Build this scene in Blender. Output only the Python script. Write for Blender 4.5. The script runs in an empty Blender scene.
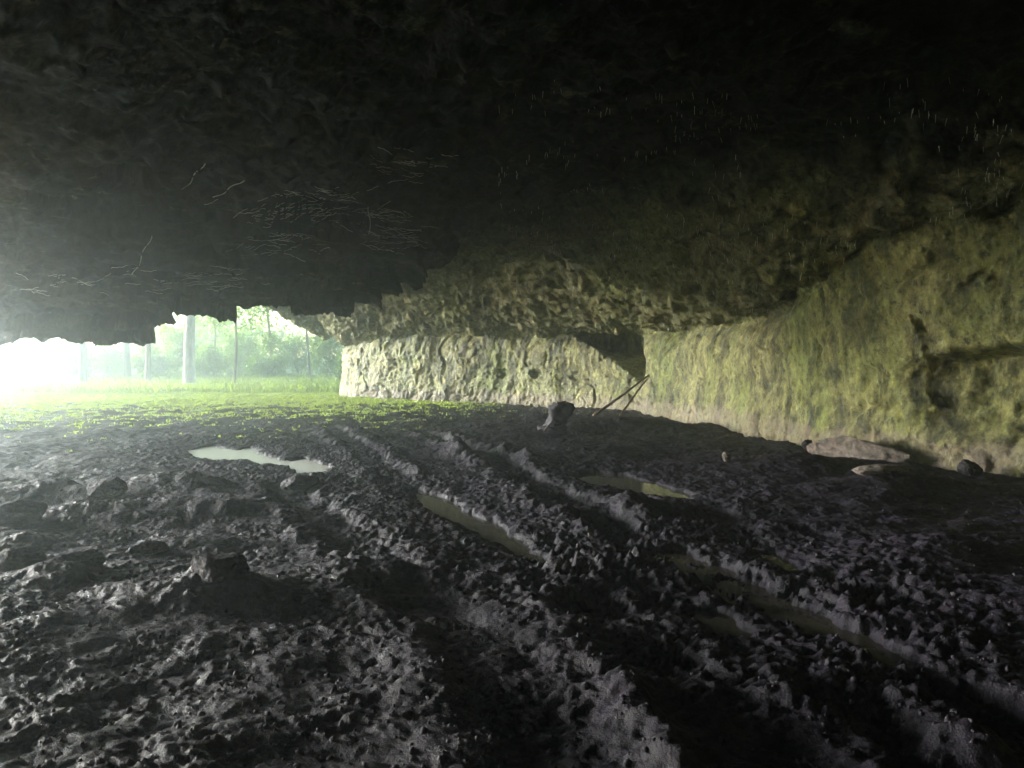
import bpy, math, random
import numpy as np

random.seed(7)
RNG = np.random.default_rng(11)
C = bpy.context.scene.collection
PI = math.pi

# ------------------------------------------------------------------ camera
CAM_Z = 1.6
PITCH = math.radians(1.68)
FPX = 750.0
cd = bpy.data.cameras.new('camera')
cam = bpy.data.objects.new('camera', cd)
C.objects.link(cam)
cam.location = (0, 0, CAM_Z)
cam.rotation_euler = (PI / 2 - PITCH, 0, 0)
cd.sensor_width = 36.0
cd.lens = FPX / 1024 * 36.0
cd.clip_start = 0.05
cd.clip_end = 2000
bpy.context.scene.camera = cam


def ray(px, py):
    a = (px - 512) / FPX
    b = (384 - py) / FPX
    # camera looks along +Y, pitched down
    c, s = math.cos(PITCH), math.sin(PITCH)
    return np.array([a, c + b * s, -s + b * c])


def gp(px, py, z=0.0):
    d = ray(px, py)
    t = (z - CAM_Z) / d[2]
    return np.array([d[0] * t, d[1] * t, z])


def at(px, py, Y):
    d = ray(px, py)
    t = Y / d[1]
    return np.array([d[0] * t, Y, CAM_Z + d[2] * t])


# ------------------------------------------------------------------ noise
_P = np.random.default_rng(3).permutation(256).astype(np.int32)
_P = np.concatenate([_P, _P, _P])
_a = np.random.default_rng(5).normal(size=(256, 3))
_G = (_a / np.linalg.norm(_a, axis=1)[:, None]).astype(np.float32)


def pn(x, y, z):
    x = np.asarray(x, np.float32); y = np.asarray(y, np.float32); z = np.asarray(z, np.float32)
    x, y, z = np.broadcast_arrays(x, y, z)
    xi = np.floor(x).astype(np.int32); yi = np.floor(y).astype(np.int32); zi = np.floor(z).astype(np.int32)
    xf = x - xi; yf = y - yi; zf = z - zi
    xi &= 255; yi &= 255; zi &= 255
    u = xf * xf * xf * (xf * (xf * 6 - 15) + 10)
    v = yf * yf * yf * (yf * (yf * 6 - 15) + 10)
    w = zf * zf * zf * (zf * (zf * 6 - 15) + 10)

    def g(dx, dy, dz):
        h = _P[_P[_P[xi + dx] + yi + dy] + zi + dz]
        gr = _G[h]
        return gr[..., 0] * (xf - dx) + gr[..., 1] * (yf - dy) + gr[..., 2] * (zf - dz)
    a = g(0, 0, 0); b = g(1, 0, 0); a = a + u * (b - a)
    c = g(0, 1, 0); d = g(1, 1, 0); c = c + u * (d - c)
    a = a + v * (c - a)
    e = g(0, 0, 1); f = g(1, 0, 1); e = e + u * (f - e)
    c = g(0, 1, 1); d = g(1, 1, 1); c = c + u * (d - c)
    e = e + v * (c - e)
    return (a + w * (e - a)) * 1.5


def fbm(x, y, z, o=4, gain=.5, lac=2.03):
    s = 0; a = 1; t = 0
    for i in range(o):
        s = s + a * pn(x + i * 17.3, y - i * 9.1, z + i * 5.7)
        t += a
        a *= gain; x = x * lac; y = y * lac; z = z * lac
    return s / t


def ridged(x, y, z, o=4, gain=.5, lac=2.03):
    s = 0; a = 1; t = 0
    for i in range(o):
        s = s + a * (1 - 2 * np.abs(pn(x + i * 11.3, y + i * 7.7, z - i * 3.1)))
        t += a
        a *= gain; x = x * lac; y = y * lac; z = z * lac
    return s / t


def ss(a, b, x):
    t = np.clip((x - a) / (b - a), 0, 1)
    return t * t * (3 - 2 * t)


# ------------------------------------------------------------------ object helpers
def tag(o, label, cat, group=None, kind=None):
    if label: o['label'] = label
    if cat: o['category'] = cat
    if group: o['group'] = group
    if kind: o['kind'] = kind
    return o


def mesh_np(name, V, F, mat, smooth=True, attrs=None, parent=None):
    V = np.asarray(V, np.float32).reshape(-1, 3)
    F = np.asarray(F, np.int32)
    n = F.shape[1]
    me = bpy.data.meshes.new(name)
    me.vertices.add(len(V)); me.vertices.foreach_set('co', V.ravel())
    me.loops.add(F.size); me.loops.foreach_set('vertex_index', F.ravel())
    me.polygons.add(len(F))
    me.polygons.foreach_set('loop_start', np.arange(0, F.size, n, dtype=np.int32))
    me.polygons.foreach_set('loop_total', np.full(len(F), n, np.int32))
    me.polygons.foreach_set('use_smooth', np.full(len(F), smooth, bool))
    for k, v in (attrs or {}).items():
        at_ = me.attributes.new(k, 'FLOAT', 'POINT')
        at_.data.foreach_set('value', np.asarray(v, np.float32).ravel())
    me.update(calc_edges=True)
    me.materials.append(mat)
    o = bpy.data.objects.new(name, me)
    C.objects.link(o)
    if parent is not None: o.parent = parent
    return o


def grid_faces(nu, nv):
    i = np.arange(nu - 1)[:, None]; j = np.arange(nv - 1)[None, :]
    a = i * nv + j
    return np.stack([a, a + 1, a + nv + 1, a + nv], -1).reshape(-1, 4)


def empty(name, loc, label, cat, group=None):
    o = bpy.data.objects.new(name, None)
    C.objects.link(o); o.location = loc
    o.empty_display_size = .2
    return tag(o, label, cat, group)


# ------------------------------------------------------------------ materials
def mat(name):
    m = bpy.data.materials.new(name); m.use_nodes = True
    nt = m.node_tree; nt.nodes.clear()
    out = nt.nodes.new('ShaderNodeOutputMaterial')
    b = nt.nodes.new('ShaderNodeBsdfPrincipled')
    nt.links.new(b.outputs[0], out.inputs['Surface'])
    return m, nt, b, out


def N(nt, typ, **kw):
    n = nt.nodes.new(typ)
    for k, v in kw.items():
        if k in n.inputs.keys(): n.inputs[k].default_value = v
        else: setattr(n, k, v)
    return n


def pos(nt, scale=(1, 1, 1)):
    g = nt.nodes.new('ShaderNodeNewGeometry')
    mp = nt.nodes.new('ShaderNodeMapping'); mp.inputs['Scale'].default_value = scale
    nt.links.new(g.outputs['Position'], mp.inputs['Vector'])
    return mp.outputs[0]


def noise(nt, vec, scale, detail=6, rough=.6, dist=0.0):
    n = N(nt, 'ShaderNodeTexNoise', Scale=scale, Detail=detail, Roughness=rough, Distortion=dist)
    nt.links.new(vec, n.inputs['Vector'])
    return n.outputs['Fac']


def ramp(nt, fac, stops):
    r = nt.nodes.new('ShaderNodeValToRGB')
    e = r.color_ramp.elements
    while len(e) < len(stops): e.new(.5)
    for el, (p, c) in zip(e, stops):
        el.position = p; el.color = (c[0], c[1], c[2], 1) if not isinstance(c, (int, float)) else (c, c, c, 1)
    nt.links.new(fac, r.inputs[0])
    return r.outputs[0]


def mix(nt, fac, a, b, mode='MIX'):
    m = nt.nodes.new('ShaderNodeMix'); m.data_type = 'RGBA'; m.blend_type = mode
    if isinstance(fac, float): m.inputs[0].default_value = fac
    else: nt.links.new(fac, m.inputs[0])
    for s, i in ((a, 6), (b, 7)):
        if isinstance(s, tuple): m.inputs[i].default_value = (*s, 1)
        else: nt.links.new(s, m.inputs[i])
    return m.outputs[2]


def bump(nt, h, dist, strength=1.0, prev=None):
    b = N(nt, 'ShaderNodeBump', Strength=strength, Distance=dist)
    nt.links.new(h, b.inputs['Height'])
    if prev is not None: nt.links.new(prev, b.inputs['Normal'])
    return b.outputs[0]


def attr(nt, name):
    a = nt.nodes.new('ShaderNodeAttribute'); a.attribute_name = name
    return a.outputs['Fac']


# wet mud, with turf where the 'grass' attribute grows
M_ground, nt, b, _ = mat('ground_mud')
p = pos(nt)
c1 = ramp(nt, noise(nt, p, 1.7), [(.3, (.006, .005, .009)), (.5, (.0105, .0085, .0155)), (.62, (.016, .0125, .0225)), (.78, (.030, .023, .035))])
c2 = ramp(nt, noise(nt, p, 22), [(.35, (.6, .6, .6)), (.7, (1.25, 1.2, 1.2))])
mud = mix(nt, 1.0, c1, c2, 'MULTIPLY')
turf = ramp(nt, noise(nt, p, 3.5), [(.3, (.05, .075, .015)), (.6, (.11, .16, .03)), (.8, (.16, .19, .05))])
col = mix(nt, attr(nt, 'grass'), mud, turf)
nt.links.new(col, b.inputs['Base Color'])
rg = ramp(nt, noise(nt, p, 9, 5), [(.3, .33), (.6, .7)])
nt.links.new(rg, b.inputs['Roughness'])
b.inputs['Specular IOR Level'].default_value = .17
n1 = bump(nt, noise(nt, p, 30, 8, .65), .020, .9)
n2 = bump(nt, noise(nt, p, 110, 4, .6), .006, .9, n1)
nt.links.new(n2, b.inputs['Normal'])


def rock_mat(name, cols, base_band, stretch, algae, rough=.75):
    m, nt, b, _ = mat(name)
    p = pos(nt); pv = pos(nt, stretch)
    c = ramp(nt, noise(nt, pv, 2.2, 10, .72, .5), cols)
    big = ramp(nt, noise(nt, pos(nt, (1, 1, .35)), .55, 4, .55), [(.42, 0.0), (.62, 1.0)])
    c = mix(nt, big, c, mix(nt, 1.0, c, algae, 'MULTIPLY'))
    fine = ramp(nt, noise(nt, pos(nt, (1, 1, .6)), 9, 9, .75), [(.37, (.18, .18, .18)), (.46, (.8, .8, .8)), (.54, (1.0, 1.0, .98)), (.64, (1.55, 1.5, 1.35))])
    c = mix(nt, 1.0, c, fine, 'MULTIPLY')
    # pinkish washed band at the foot of the wall
    sx = nt.nodes.new('ShaderNodeSeparateXYZ'); nt.links.new(p, sx.inputs[0])
    ad = N(nt, 'ShaderNodeMath', operation='MULTIPLY_ADD'); nt.links.new(noise(nt, pos(nt, (1, 1, .5)), 1.8, 6, .65), ad.inputs[0])
    ad.inputs[1].default_value = -.85; nt.links.new(sx.outputs['Z'], ad.inputs[2])
    band = ramp(nt, ad.outputs[0], [(0.0, .55), (.03, .15), (.2, 0.0)])
    c = mix(nt, band, c, mix(nt, fine, tuple(x * .45 for x in base_band), base_band))
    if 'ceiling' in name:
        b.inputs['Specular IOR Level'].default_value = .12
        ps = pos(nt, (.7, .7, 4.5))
        roof_shade = ramp(nt, noise(nt, ps, 1.6, 8, .68, .8), [(.53, (.035, .038, .043)), (.60, (.15, .16, .17)), (.66, (.7, .72, .75)), (.72, (.10, .11, .12))])  # shade put into the roof colour, lighter streaks suggest lit ledges
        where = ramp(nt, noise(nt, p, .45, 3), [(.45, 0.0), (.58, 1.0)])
        roof_shade = mix(nt, where, (.035, .038, .043), roof_shade)
        c = mix(nt, attr(nt, 'pale'), mix(nt, 1.0, c, roof_shade, 'MULTIPLY'), c)  # 'pale' leaves the lit zone bright, the rest is painted shade
    nt.links.new(c, b.inputs['Base Color'])
    nt.links.new(ramp(nt, noise(nt, pv, 6, 5), [(.3, rough - .25), (.7, rough + .1)]), b.inputs['Roughness'])
    p7 = pos(nt, (1, 1, .75))
    n1 = bump(nt, noise(nt, p7, 5, 10, .74), .13, 1.0)
    n2 = bump(nt, noise(nt, pv, 34, 6, .65), .018, 1.0, n1)
    nt.links.new(n2, b.inputs['Normal'])
    return m


M_wall = rock_mat('wall_rock', [(.35, (.03, .03, .014)), (.44, (.12, .12, .042)), (.53, (.27, .26, .105)), (.63, (.37, .36, .15)), (.75, (.47, .46, .25))],
                  (.24, .185, .15), (1, 1, .42), (.62, .74, .45))
M_ceil = rock_mat('ceiling_rock', [(.28, (.08, .08, .045)), (.48, (.20, .19, .10)), (.68, (.33, .31, .17)), (.82, (.44, .41, .25))],
                  (.3, .27, .2), (1, 1, .8), (.85, .95, .7), .80)

M_stone, nt, b, _ = mat('loose_stone')
p = pos(nt)
nt.links.new(ramp(nt, noise(nt, p, 9, 7), [(.3, (.015, .014, .018)), (.6, (.028, .025, .03)), (.8, (.05, .045, .05))]), b.inputs['Base Color'])
b.inputs['Roughness'].default_value = .8; b.inputs['Specular IOR Level'].default_value = .2
nt.links.new(bump(nt, noise(nt, p, 35, 7), .02), b.inputs['Normal'])

M_pale, nt, b, _ = mat('pale_stone')
p = pos(nt)
nt.links.new(ramp(nt, noise(nt, p, 9, 7), [(.35, (.05, .038, .03)), (.5, (.15, .12, .10)), (.7, (.26, .215, .18))]), b.inputs['Base Color'])
b.inputs['Roughness'].default_value = .7
nt.links.new(bump(nt, noise(nt, p, 9, 10, .72), .10), b.inputs['Normal'])

M_water, nt, b, _ = mat('muddy_water')
p = pos(nt)
b.inputs['Base Color'].default_value = (.050, .047, .036, 1)
b.inputs['Roughness'].default_value = .05
b.inputs['IOR'].default_value = 1.33
nt.links.new(bump(nt, noise(nt, p, 5, 2), .004, .25), b.inputs['Normal'])

M_milk_glare, nt, b, _ = mat('milky_glare_water')
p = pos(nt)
b.inputs['Base Color'].default_value = (.36, .36, .33, 1)  # milky tone also stands for the bright cave mouth mirrored in it
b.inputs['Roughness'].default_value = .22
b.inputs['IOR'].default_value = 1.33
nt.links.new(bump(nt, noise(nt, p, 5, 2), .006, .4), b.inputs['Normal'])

M_root, nt, b, _ = mat('root')
b.inputs['Base Color'].default_value = (.62, .6, .52, 1); b.inputs['Roughness'].default_value = .6
M_stick, nt, b, _ = mat('stick_wood')
p = pos(nt)
nt.links.new(ramp(nt, noise(nt, p, 14, 5), [(.3, (.05, .03, .018)), (.7, (.13, .08, .05))]), b.inputs['Base Color'])
b.inputs['Roughness'].default_value = .7

M_bark, nt, b, _ = mat('tree_bark')
pv = pos(nt, (1, 1, .15))
nt.links.new(ramp(nt, noise(nt, pv, 9, 6), [(.3, (.07, .06, .045)), (.7, (.22, .19, .15))]), b.inputs['Base Color'])
b.inputs['Roughness'].default_value = .85
nt.links.new(bump(nt, noise(nt, pv, 22, 5), .03), b.inputs['Normal'])
M_palebark, nt, b, _ = mat('pale_bark')
pv = pos(nt, (1, 1, .3))
nt.links.new(ramp(nt, noise(nt, pv, 6, 6), [(.3, (.30, .27, .23)), (.7, (.58, .54, .48))]), b.inputs['Base Color'])
b.inputs['Roughness'].default_value = .8


def leaf_mat(name, c0, c1, sc=2.0):
    m, nt, b, out = mat(name)
    p = pos(nt)
    col = ramp(nt, noise(nt, p, sc, 3), [(.3, c0), (.7, c1)])
    nt.links.new(col, b.inputs['Base Color'])
    b.inputs['Roughness'].default_value = .6
    tr = nt.nodes.new('ShaderNodeBsdfTranslucent')
    nt.links.new(mix(nt, 1.0, col, (1.5, 1.7, .7), 'MULTIPLY'), tr.inputs[0])
    mx = nt.nodes.new('ShaderNodeMixShader'); mx.inputs[0].default_value = .6
    nt.links.new(b.outputs[0], mx.inputs[1]); nt.links.new(tr.outputs[0], mx.inputs[2])
    nt.links.new(mx.outputs[0], out.inputs['Surface'])
    return m


M_leaf = leaf_mat('tree_leaves', (.10, .16, .03), (.20, .27, .06))
M_bush = leaf_mat('bush_leaves', (.11, .17, .035), (.21, .28, .07))
M_grass = leaf_mat('grass_blades', (.10, .13, .03), (.20, .23, .07), 3.0)

# ------------------------------------------------------------------ plan curves


def catmull(P, n):
    P = np.array(P, float)
    Q = np.vstack([2 * P[0] - P[1], P, 2 * P[-1] - P[-2]])
    out = []
    for i in range(1, len(Q) - 2):
        t = np.linspace(0, 1, 40, endpoint=False)[:, None]
        p0, p1, p2, p3 = Q[i - 1], Q[i], Q[i + 1], Q[i + 2]
        out.append(.5 * ((2 * p1) + (-p0 + p2) * t + (2 * p0 - 5 * p1 + 4 * p2 - p3) * t ** 2 + (-p0 + 3 * p1 - 3 * p2 + p3) * t ** 3))
    out.append(P[-1:])
    return np.vstack(out)


def resample(c, u):
    L = np.concatenate([[0], np.cumsum(np.linalg.norm(np.diff(c[:, :2], axis=0), axis=1))])
    L /= L[-1]
    return np.stack([np.interp(u, L, c[:, k]) for k in range(c.shape[1])], 1)


# wall foot: x, y, height of the wall top, and the row of the lip it spans to (0..1)
WALL = [(-7, -9, 3.2, 0.0), (-2, -11.5, 4.0, .03), (4, -10, 4.4, .06), (8.2, -5, 4.5, .10), (9.4, 1, 4.4, .18), (8.9, 6, 4.3, .28),
        (7.75, 9.3, 4.1, .38), (6.6, 11.2, 3.8, .44), (5.85, 12.6, 3.35, .48), (5.5, 14.5, 3.0, .52), (5.2, 17, 2.75, .57),
        (4.75, 20, 2.7, .62), (4.3, 22.4, 2.7, .66), (4.0, 23.6, 2.7, .68), (2.9, 25.2, 2.75, .72), (1.0, 27.0, 2.8, .77), (-1.2, 28.7, 2.85, .82),
        (-3.9, 30.5, 2.85, .87), (-6.2, 32.2, 2.75, .92), (-7.6, 34.0, 2.6, .96), (-8.0, 36.5, 2.5, 1.0)]
LIP = [(-9, -9.5, 2.8), (-11.5, -5, 3.0), (-12.5, 1, 2.0), (-13.5, 7, 2.3), (-15.5, 13, 4.6), (-18.5, 19, 5.6), (-21.5, 25, 5.5),  # unseen near stretch shaped low to keep sun off the foreground mud
       (-21.5, 29, 5.2), (-18.5, 32.5, 5.4), (-14.5, 34.6, 5.2), (-11.9, 35.6, 4.5), (-10.4, 36.2, 3.6), (-8.9, 37.0, 2.8)]
wc = catmull(WALL, 40); lc = catmull(LIP, 40)
Lw = np.concatenate([[0], np.cumsum(np.linalg.norm(np.diff(wc[:, :2], axis=0), axis=1))])
NS = 1500
# more stations where the photograph looks
dens_s = np.interp(np.linspace(0, 1, 4000), [0, .28, .36, 1.0], [.25, .25, 1.2, 1.0])
cdf = np.cumsum(dens_s); cdf = (cdf - cdf[0]) / (cdf[-1] - cdf[0])
u = np.interp(np.linspace(0, 1, NS), cdf, np.linspace(0, 1, 4000))
B = resample(wc, u)
Lp = resample(lc, np.clip(B[:, 3], 0, 1))
S_len = u * Lw[-1]
B[:, 2] += .22 * pn(S_len * .45, 0, 3) + .16 * pn(S_len * 1.3, 0, 6) + .08 * pn(S_len * 3.1, 0, 9)
tan = np.gradient(B[:, :2], axis=0)
k = 15
ker = np.ones(2 * k + 1) / (2 * k + 1)
tan = np.stack([np.convolve(np.pad(tan[:, j], k, 'edge'), ker, 'valid') for j in (0, 1)], 1)
tan /= np.linalg.norm(tan, axis=1)[:, None]
INW = np.stack([-tan[:, 1], tan[:, 0]], 1)      # inward (to the left of travel)


def lump(x, y):
    """the great block of roof that hangs low across the mouth of the cave"""
    wob = .5 * pn(x * .22, y * .22, 4.2) + .25 * pn(x * .7, y * .7, 1.2)
    # bottom height along its crest, by plan position x
    bot = np.interp(x + .4 * pn(x * .6, y * .3, 8.8), [-30, -17.5, -15.2, -13.8, -11.8, -10.4, -9.7, -9.1, -8.5, -6.9, -5.3, -4.3, -3.6, -3.0, -2.4, -1.8, -.8],
                    [6, 6, 4.6, 2.83, 2.75, 2.72, 2.78, 3.12, 3.32, 3.45, 3.47, 3.5, 3.75, 4.1, 4.4, 4.7, 5.6])
    yc = 20.0
    d = y - yc
    prof = np.where(d > 0, 1 - ss(.2, 2.0 , d), 1 - ss(.2, 6.5, -d + wob * 1.6))
    return bot, prof


def ceil_z(x, y):
    base = 4.9 + .35 * pn(x * .15, y * .15, 3.3) + .35 * pn(x * .45, y * .45, 7.7)
    base = base - .5 * ss(8, 0, y)
    bot, prof = lump(x, y)
    c = base + (np.minimum(bot, base) - base) * prof
    for hx, hy, hr, hd in ((-3.9, 15.6, 1.15, .75), (-7.9, 14.2, 1.3, .6), (-6.1, 12.6, .8, .5)):
        q_ = np.hypot(x - hx, (y - hy) * .8) + .25 * pn(x * 1.3, y * 1.3, hx)
        c = c + hd * 1.5 * (1 - ss(hr * .8, hr, q_))
    return c


V = []
NW = 210
v = np.linspace(0, 1, NW)
off_prof = np.interp(v, [0, .05, .18, .35, .55, .74, .84, .93, 1.0], [.38, .22, .10, .0, -.06, .0, -.12, -.34, -.18])
zz = -0.5 + (B[:, 2][:, None] + .5) * v[None, :]
off = np.repeat(off_prof[None, :], NS, 0)
# near the camera the wall swells and has no undercut
nearf = ss(15.5, 11.5, B[:, 1])[:, None]
off = off * (1 - nearf) + nearf * np.interp(v, [0, .1, .35, .6, .8, 1], [.30, .12, .0, .10, .25, .55])[None, :]
X = B[:, 0][:, None] + INW[:, 0][:, None] * off
Y = B[:, 1][:, None] + INW[:, 1][:, None] * off
Z = zz.copy()


def dent(px, py, Yd, rs, rz, depth, power=2.0, rzu=None, nz=1.0):
    """a hollow sunk into the wall: centre given by a wall point, radii in metres"""
    c = at(px, py, Yd)
    i = np.argmin((B[:, 0] - c[0]) ** 2 + (B[:, 1] - c[1]) ** 2)
    dd = (S_len - S_len[i])[:, None] / rs
    dz = (Z - c[2])
    dz = np.where(dz > 0, dz / (rzu or rz), dz / rz)
    r = np.sqrt(dd ** 2 + dz ** 2) + .35 * nz * pn(S_len[:, None] * 1.3 / rs * .8, Z / rz * .8, px * .37) + .18 * nz * pn(S_len[:, None] * 3 / rs, Z * 3 / rz, px * .37)
    return -depth * (1 - ss(.35, 1.0, r ** (power / 2)))


D = np.zeros_like(X)
# cave recess beside the leaning sticks (far end of the near wall)
ci = np.argmin((B[:, 0] - 4.1) ** 2 + (B[:, 1] - 23.4) ** 2)
sd = S_len[:, None] - S_len[ci]
lo = np.interp(sd, [-.3, 0.0, .8, 2.0, 3.6], [1.45, .95, 1.35, 1.95, 2.55]) + .1 * pn(sd * 1.5, Z, 2.2)
hi = np.interp(sd, [-.3, 0, .25, .7, 1.4, 4], [1.7, 1.95, 2.25, 2.45, 2.6, 2.75])
nm = (1 - ss(-.05, .12, Z - hi)) * ss(-.30, .02, sd) * (1 - ss(2.6, 3.7, sd)) * ss(-.08, .30, Z - lo)
D += -1.5 * nm
D += dent(1005, 372, 10.3, 1.6, 1.5, .62, 2.0, rzu=.42, nz=.35)
D += dent(1003, 202, 10.3, .30, .24, .5)
D += dent(530, 374, 26.8, .35, .22, .18)
D += dent(492, 372, 27.6, .30, .16, .15)
# the lintel over the right hand hollow
D += .10 * ss(-.25, .12, Z - 2.15 - .15 * pn(S_len[:, None] * .9, 0, 1)) * (1 - ss(.2, .9, Z - 2.15)) * ss(12.0, 11.0, B[:, 1])[:, None]

NC = 420
q = np.linspace(0, 1, NC + 1)[1:] ** 1.25
Bt = np.stack([X[:, -1], Y[:, -1]], 1)
CX = Bt[:, 0][:, None] + (Lp[:, 0] - Bt[:, 0])[:, None] * q
CY = Bt[:, 1][:, None] + (Lp[:, 1] - Bt[:, 1])[:, None] * q
span = np.hypot(Lp[:, 0] - Bt[:, 0], Lp[:, 1] - Bt[:, 1])[:, None]
d = span * q
zw = B[:, 2][:, None]
czz = ceil_z(CX, CY)
reach = np.interp(B[:, 1], [0, 9, 14, 20, 28, 36], [1.5, 2.0, 4.0, 5.0, 5.5, 3.0])[:, None]
rise = np.clip(d / reach, 0, 1); rise = .45 * rise + .55 * ss(0, 1, rise)
bot, prof = lump(CX, CY)
CZ = zw + (czz - zw) * rise
# near the lip blend to the lip height
lb = ss(.78, 1.0, q)[None, :] * np.ones_like(CX)
CZ = CZ * (1 - lb) + lb * Lp[:, 2][:, None]
# outside face of the cliff, above the lip, leaning back over the roof
NE = 70
e = np.linspace(0, 1, NE + 1)[1:]
outd = np.stack([Lp[:, 0] - B[:, 0], Lp[:, 1] - B[:, 1]], 1); outd /= np.linalg.norm(outd, axis=1)[:, None]
eo = np.interp(e, [0, .05, .3, 1], [0, .35, .3, -3.5])
EX = Lp[:, 0][:, None] + outd[:, 0][:, None] * eo
EY = Lp[:, 1][:, None] + outd[:, 1][:, None] * eo
EZ = Lp[:, 2][:, None] + np.interp(e, [0, .05, 1], [0, .25, 7.5])[None, :] * np.ones_like(EX)

PX = np.concatenate([X, CX, EX], 1); PY = np.concatenate([Y, CY, EY], 1); PZ = np.concatenate([Z, CZ, EZ], 1)
P = np.stack([PX, PY, PZ], -1)
Dm = np.zeros(PX.shape); Dm[:, :NW] = D


def normals(P):
    du = np.gradient(P, axis=0); dv = np.gradient(P, axis=1)
    n = np.cross(du, dv)
    return n / (np.linalg.norm(n, axis=-1)[..., None] + 1e-9)


n0 = normals(P)
ref = np.zeros_like(P); ref[..., 0] = INW[:, 0][:, None]; ref[..., 1] = INW[:, 1][:, None]
sgn = np.sign(np.sum(n0[:, 30] * ref[:, 30]))
n0 *= sgn
P = P + n0 * Dm[..., None]
x, y, z = P[..., 0], P[..., 1], P[..., 2]
wallw = np.zeros(PX.shape); wallw[:, :NW] = 1
wallw = wallw * (1 - .0); 
tt = np.arange(PX.shape[1])
wallw = np.repeat((1 - ss(NW - 12, NW + 16, tt))[None, :], NS, 0)
ceilw = 1 - wallw
S2 = S_len[:, None] + 0 * x
near = ss(26, 13, y)
# big swellings, flowing vertical flutes, pits on the wall
h = .22 * fbm(x * .45, y * .45, z * .35, 3)
h = h + wallw * (.040 * ridged(S2 * 1.0 + 1.2 * pn(S2 * .6, z * .9, 3), z * .7, 1.0, 3) + .085 * ridged(x * 1.1, y * 1.1, z * 1.3 + S2 * .2, 5, .62) - .08 * ss(.80, .97, ridged(S2 * .45 + .5 * pn(S2, z, 5), z * .55, 8.0, 2)) + .05 * fbm(S2 * 4, z * 2.4, 4.0, 4, .65)
                 - .05 * ss(.35, .62, pn(S2 * 3.2, z * 1.6, 9.0)) * (.4 + .6 * near)
                 + .055 * fbm(S2 * 7, z * 5, 2.0, 5, .72))
# nodular, dripping ceiling
nod = ridged(x * 1.3, y * 1.3, z * 1.6, 4, .6)
h = h + ceilw * (.22 * nod + .12 * fbm(x * 3.6, y * 3.6, z * 3.6, 4, .65) + .10 * np.abs(pn(x * 1.9, y * 1.9, 1.0)) + .12 * ss(.25, .6, pn(x * 2.7, y * 2.7, 5.0)))
# ledges (strata) where the roof block comes down
bt, pr = lump(x, y)
led = ceilw * pr * (z < 5.0) * ss(0, .6, 4.9 - bt)
stz = z * 3.2 + .8 * pn(x * .5, y * .5, 0)
saw = (stz - np.floor(stz)) ** 2
h = h + led * (.45 * saw + .10 * ridged(x * .8, y * 1.2, z * 3, 4))
h[:, NW + NC:] += .25 * fbm(x[:, NW + NC:] * .6, y[:, NW + NC:] * .6, z[:, NW + NC:] * 1.2, 4)
P = P + n0 * h[..., None]
LIT_TONE = np.ones(PX.shape)
LIT_TONE[:, NW:NW + NC] = (1 - ss(np.interp(B[:, 1], [0, 9, 13, 17, 24, 30], [.0, .0, .2, 2, 4.5, 5])[:, None], np.interp(B[:, 1], [0, 9, 13, 17, 24, 30], [.8, 1.0, 4.0, 8.5, 12, 12])[:, None], d + ss(11, 16, B[:, 1])[:, None] * 2.0 * pn(CX * .5, CY * .5, 2) + 1.2 * pn(CX * 2, CY * 2, 2))) * (1 - ss(.25, .7, np.where(bot < 4.9, prof, 0)))  # painted light: bright beside the wall, fading to shade over the inner roof
LIT_TONE[:, NW:NW + NC] = np.maximum(LIT_TONE[:, NW:NW + NC], .26 * ss(-.3, .4, pn(CX * .5, CY * .5, czz * 2.5)) * np.where(bot < 4.9, prof, 0))  # faint light painted onto ledges of the hanging block
LIT_TONE[:, NW + NC:] = .3
F = grid_faces(NS, P.shape[1])
split = NW - 1
vid = np.arange(NS * P.shape[1]).reshape(NS, -1)


def sub_sheet(name, j0, j1, m, label, cat):
    Q = P[:, j0:j1]
    at_ = {'pale': LIT_TONE[:, j0:j1]}
    f = grid_faces(NS, j1 - j0)
    return tag(mesh_np(name, Q, f, m, attrs=at_), label, cat, kind='structure')


sub_sheet('cave_wall', 0, NW, M_wall, 'yellow green streaked rock wall curving along the right side and back of the cave', 'rock wall')
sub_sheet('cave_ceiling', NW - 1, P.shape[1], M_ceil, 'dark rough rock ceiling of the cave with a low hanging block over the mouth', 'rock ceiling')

# ------------------------------------------------------------------ ground


def axis(lo, hi, pts):
    """non uniform coordinates with spacing given by pts [(coord, spacing)]"""
    xs = [lo]
    c = [p[0] for p in pts]; s = [p[1] for p in pts]
    while xs[-1] < hi: xs.append(xs[-1] + np.interp(xs[-1], c, s))
    return np.array(xs)


gx = axis(-100, 59, [(-100, 6), (-40, 1.5), (-22, .16), (-8, .035), (-4, .016), (5, .016), (9, .035), (12, .4), (59, 6)])
gy = axis(-30, 129, [(-30, 3), (-2, .5), (1.5, .05), (2.2, .012), (5, .014), (10, .026), (18, .05), (36, .12), (60, .6), (129, 6)])
GX, GY = np.meshgrid(gx, gy, indexing='ij')


def sdf_poly(pts, x, y):
    pts = np.array(pts)
    d = np.full(x.shape, 1e9); s = np.ones(x.shape)
    n = len(pts)
    for i in range(n):
        a = pts[i]; b2 = pts[i - 1]
        e_ = b2 - a
        wx, wy = x - a[0], y - a[1]
        t = np.clip((wx * e_[0] + wy * e_[1]) / (e_ @ e_), 0, 1)
        bx_, by_ = wx - e_[0] * t, wy - e_[1] * t
        d = np.minimum(d, bx_ ** 2 + by_ ** 2)
        c1_ = y >= a[1]; c2_ = y < b2[1]; c3_ = e_[0] * wy > e_[1] * wx
        flip = (c1_ & c2_ & c3_) | (~c1_ & ~c2_ & ~c3_)
        s = np.where(flip, -s, s)
    return s * np.sqrt(d)


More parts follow.
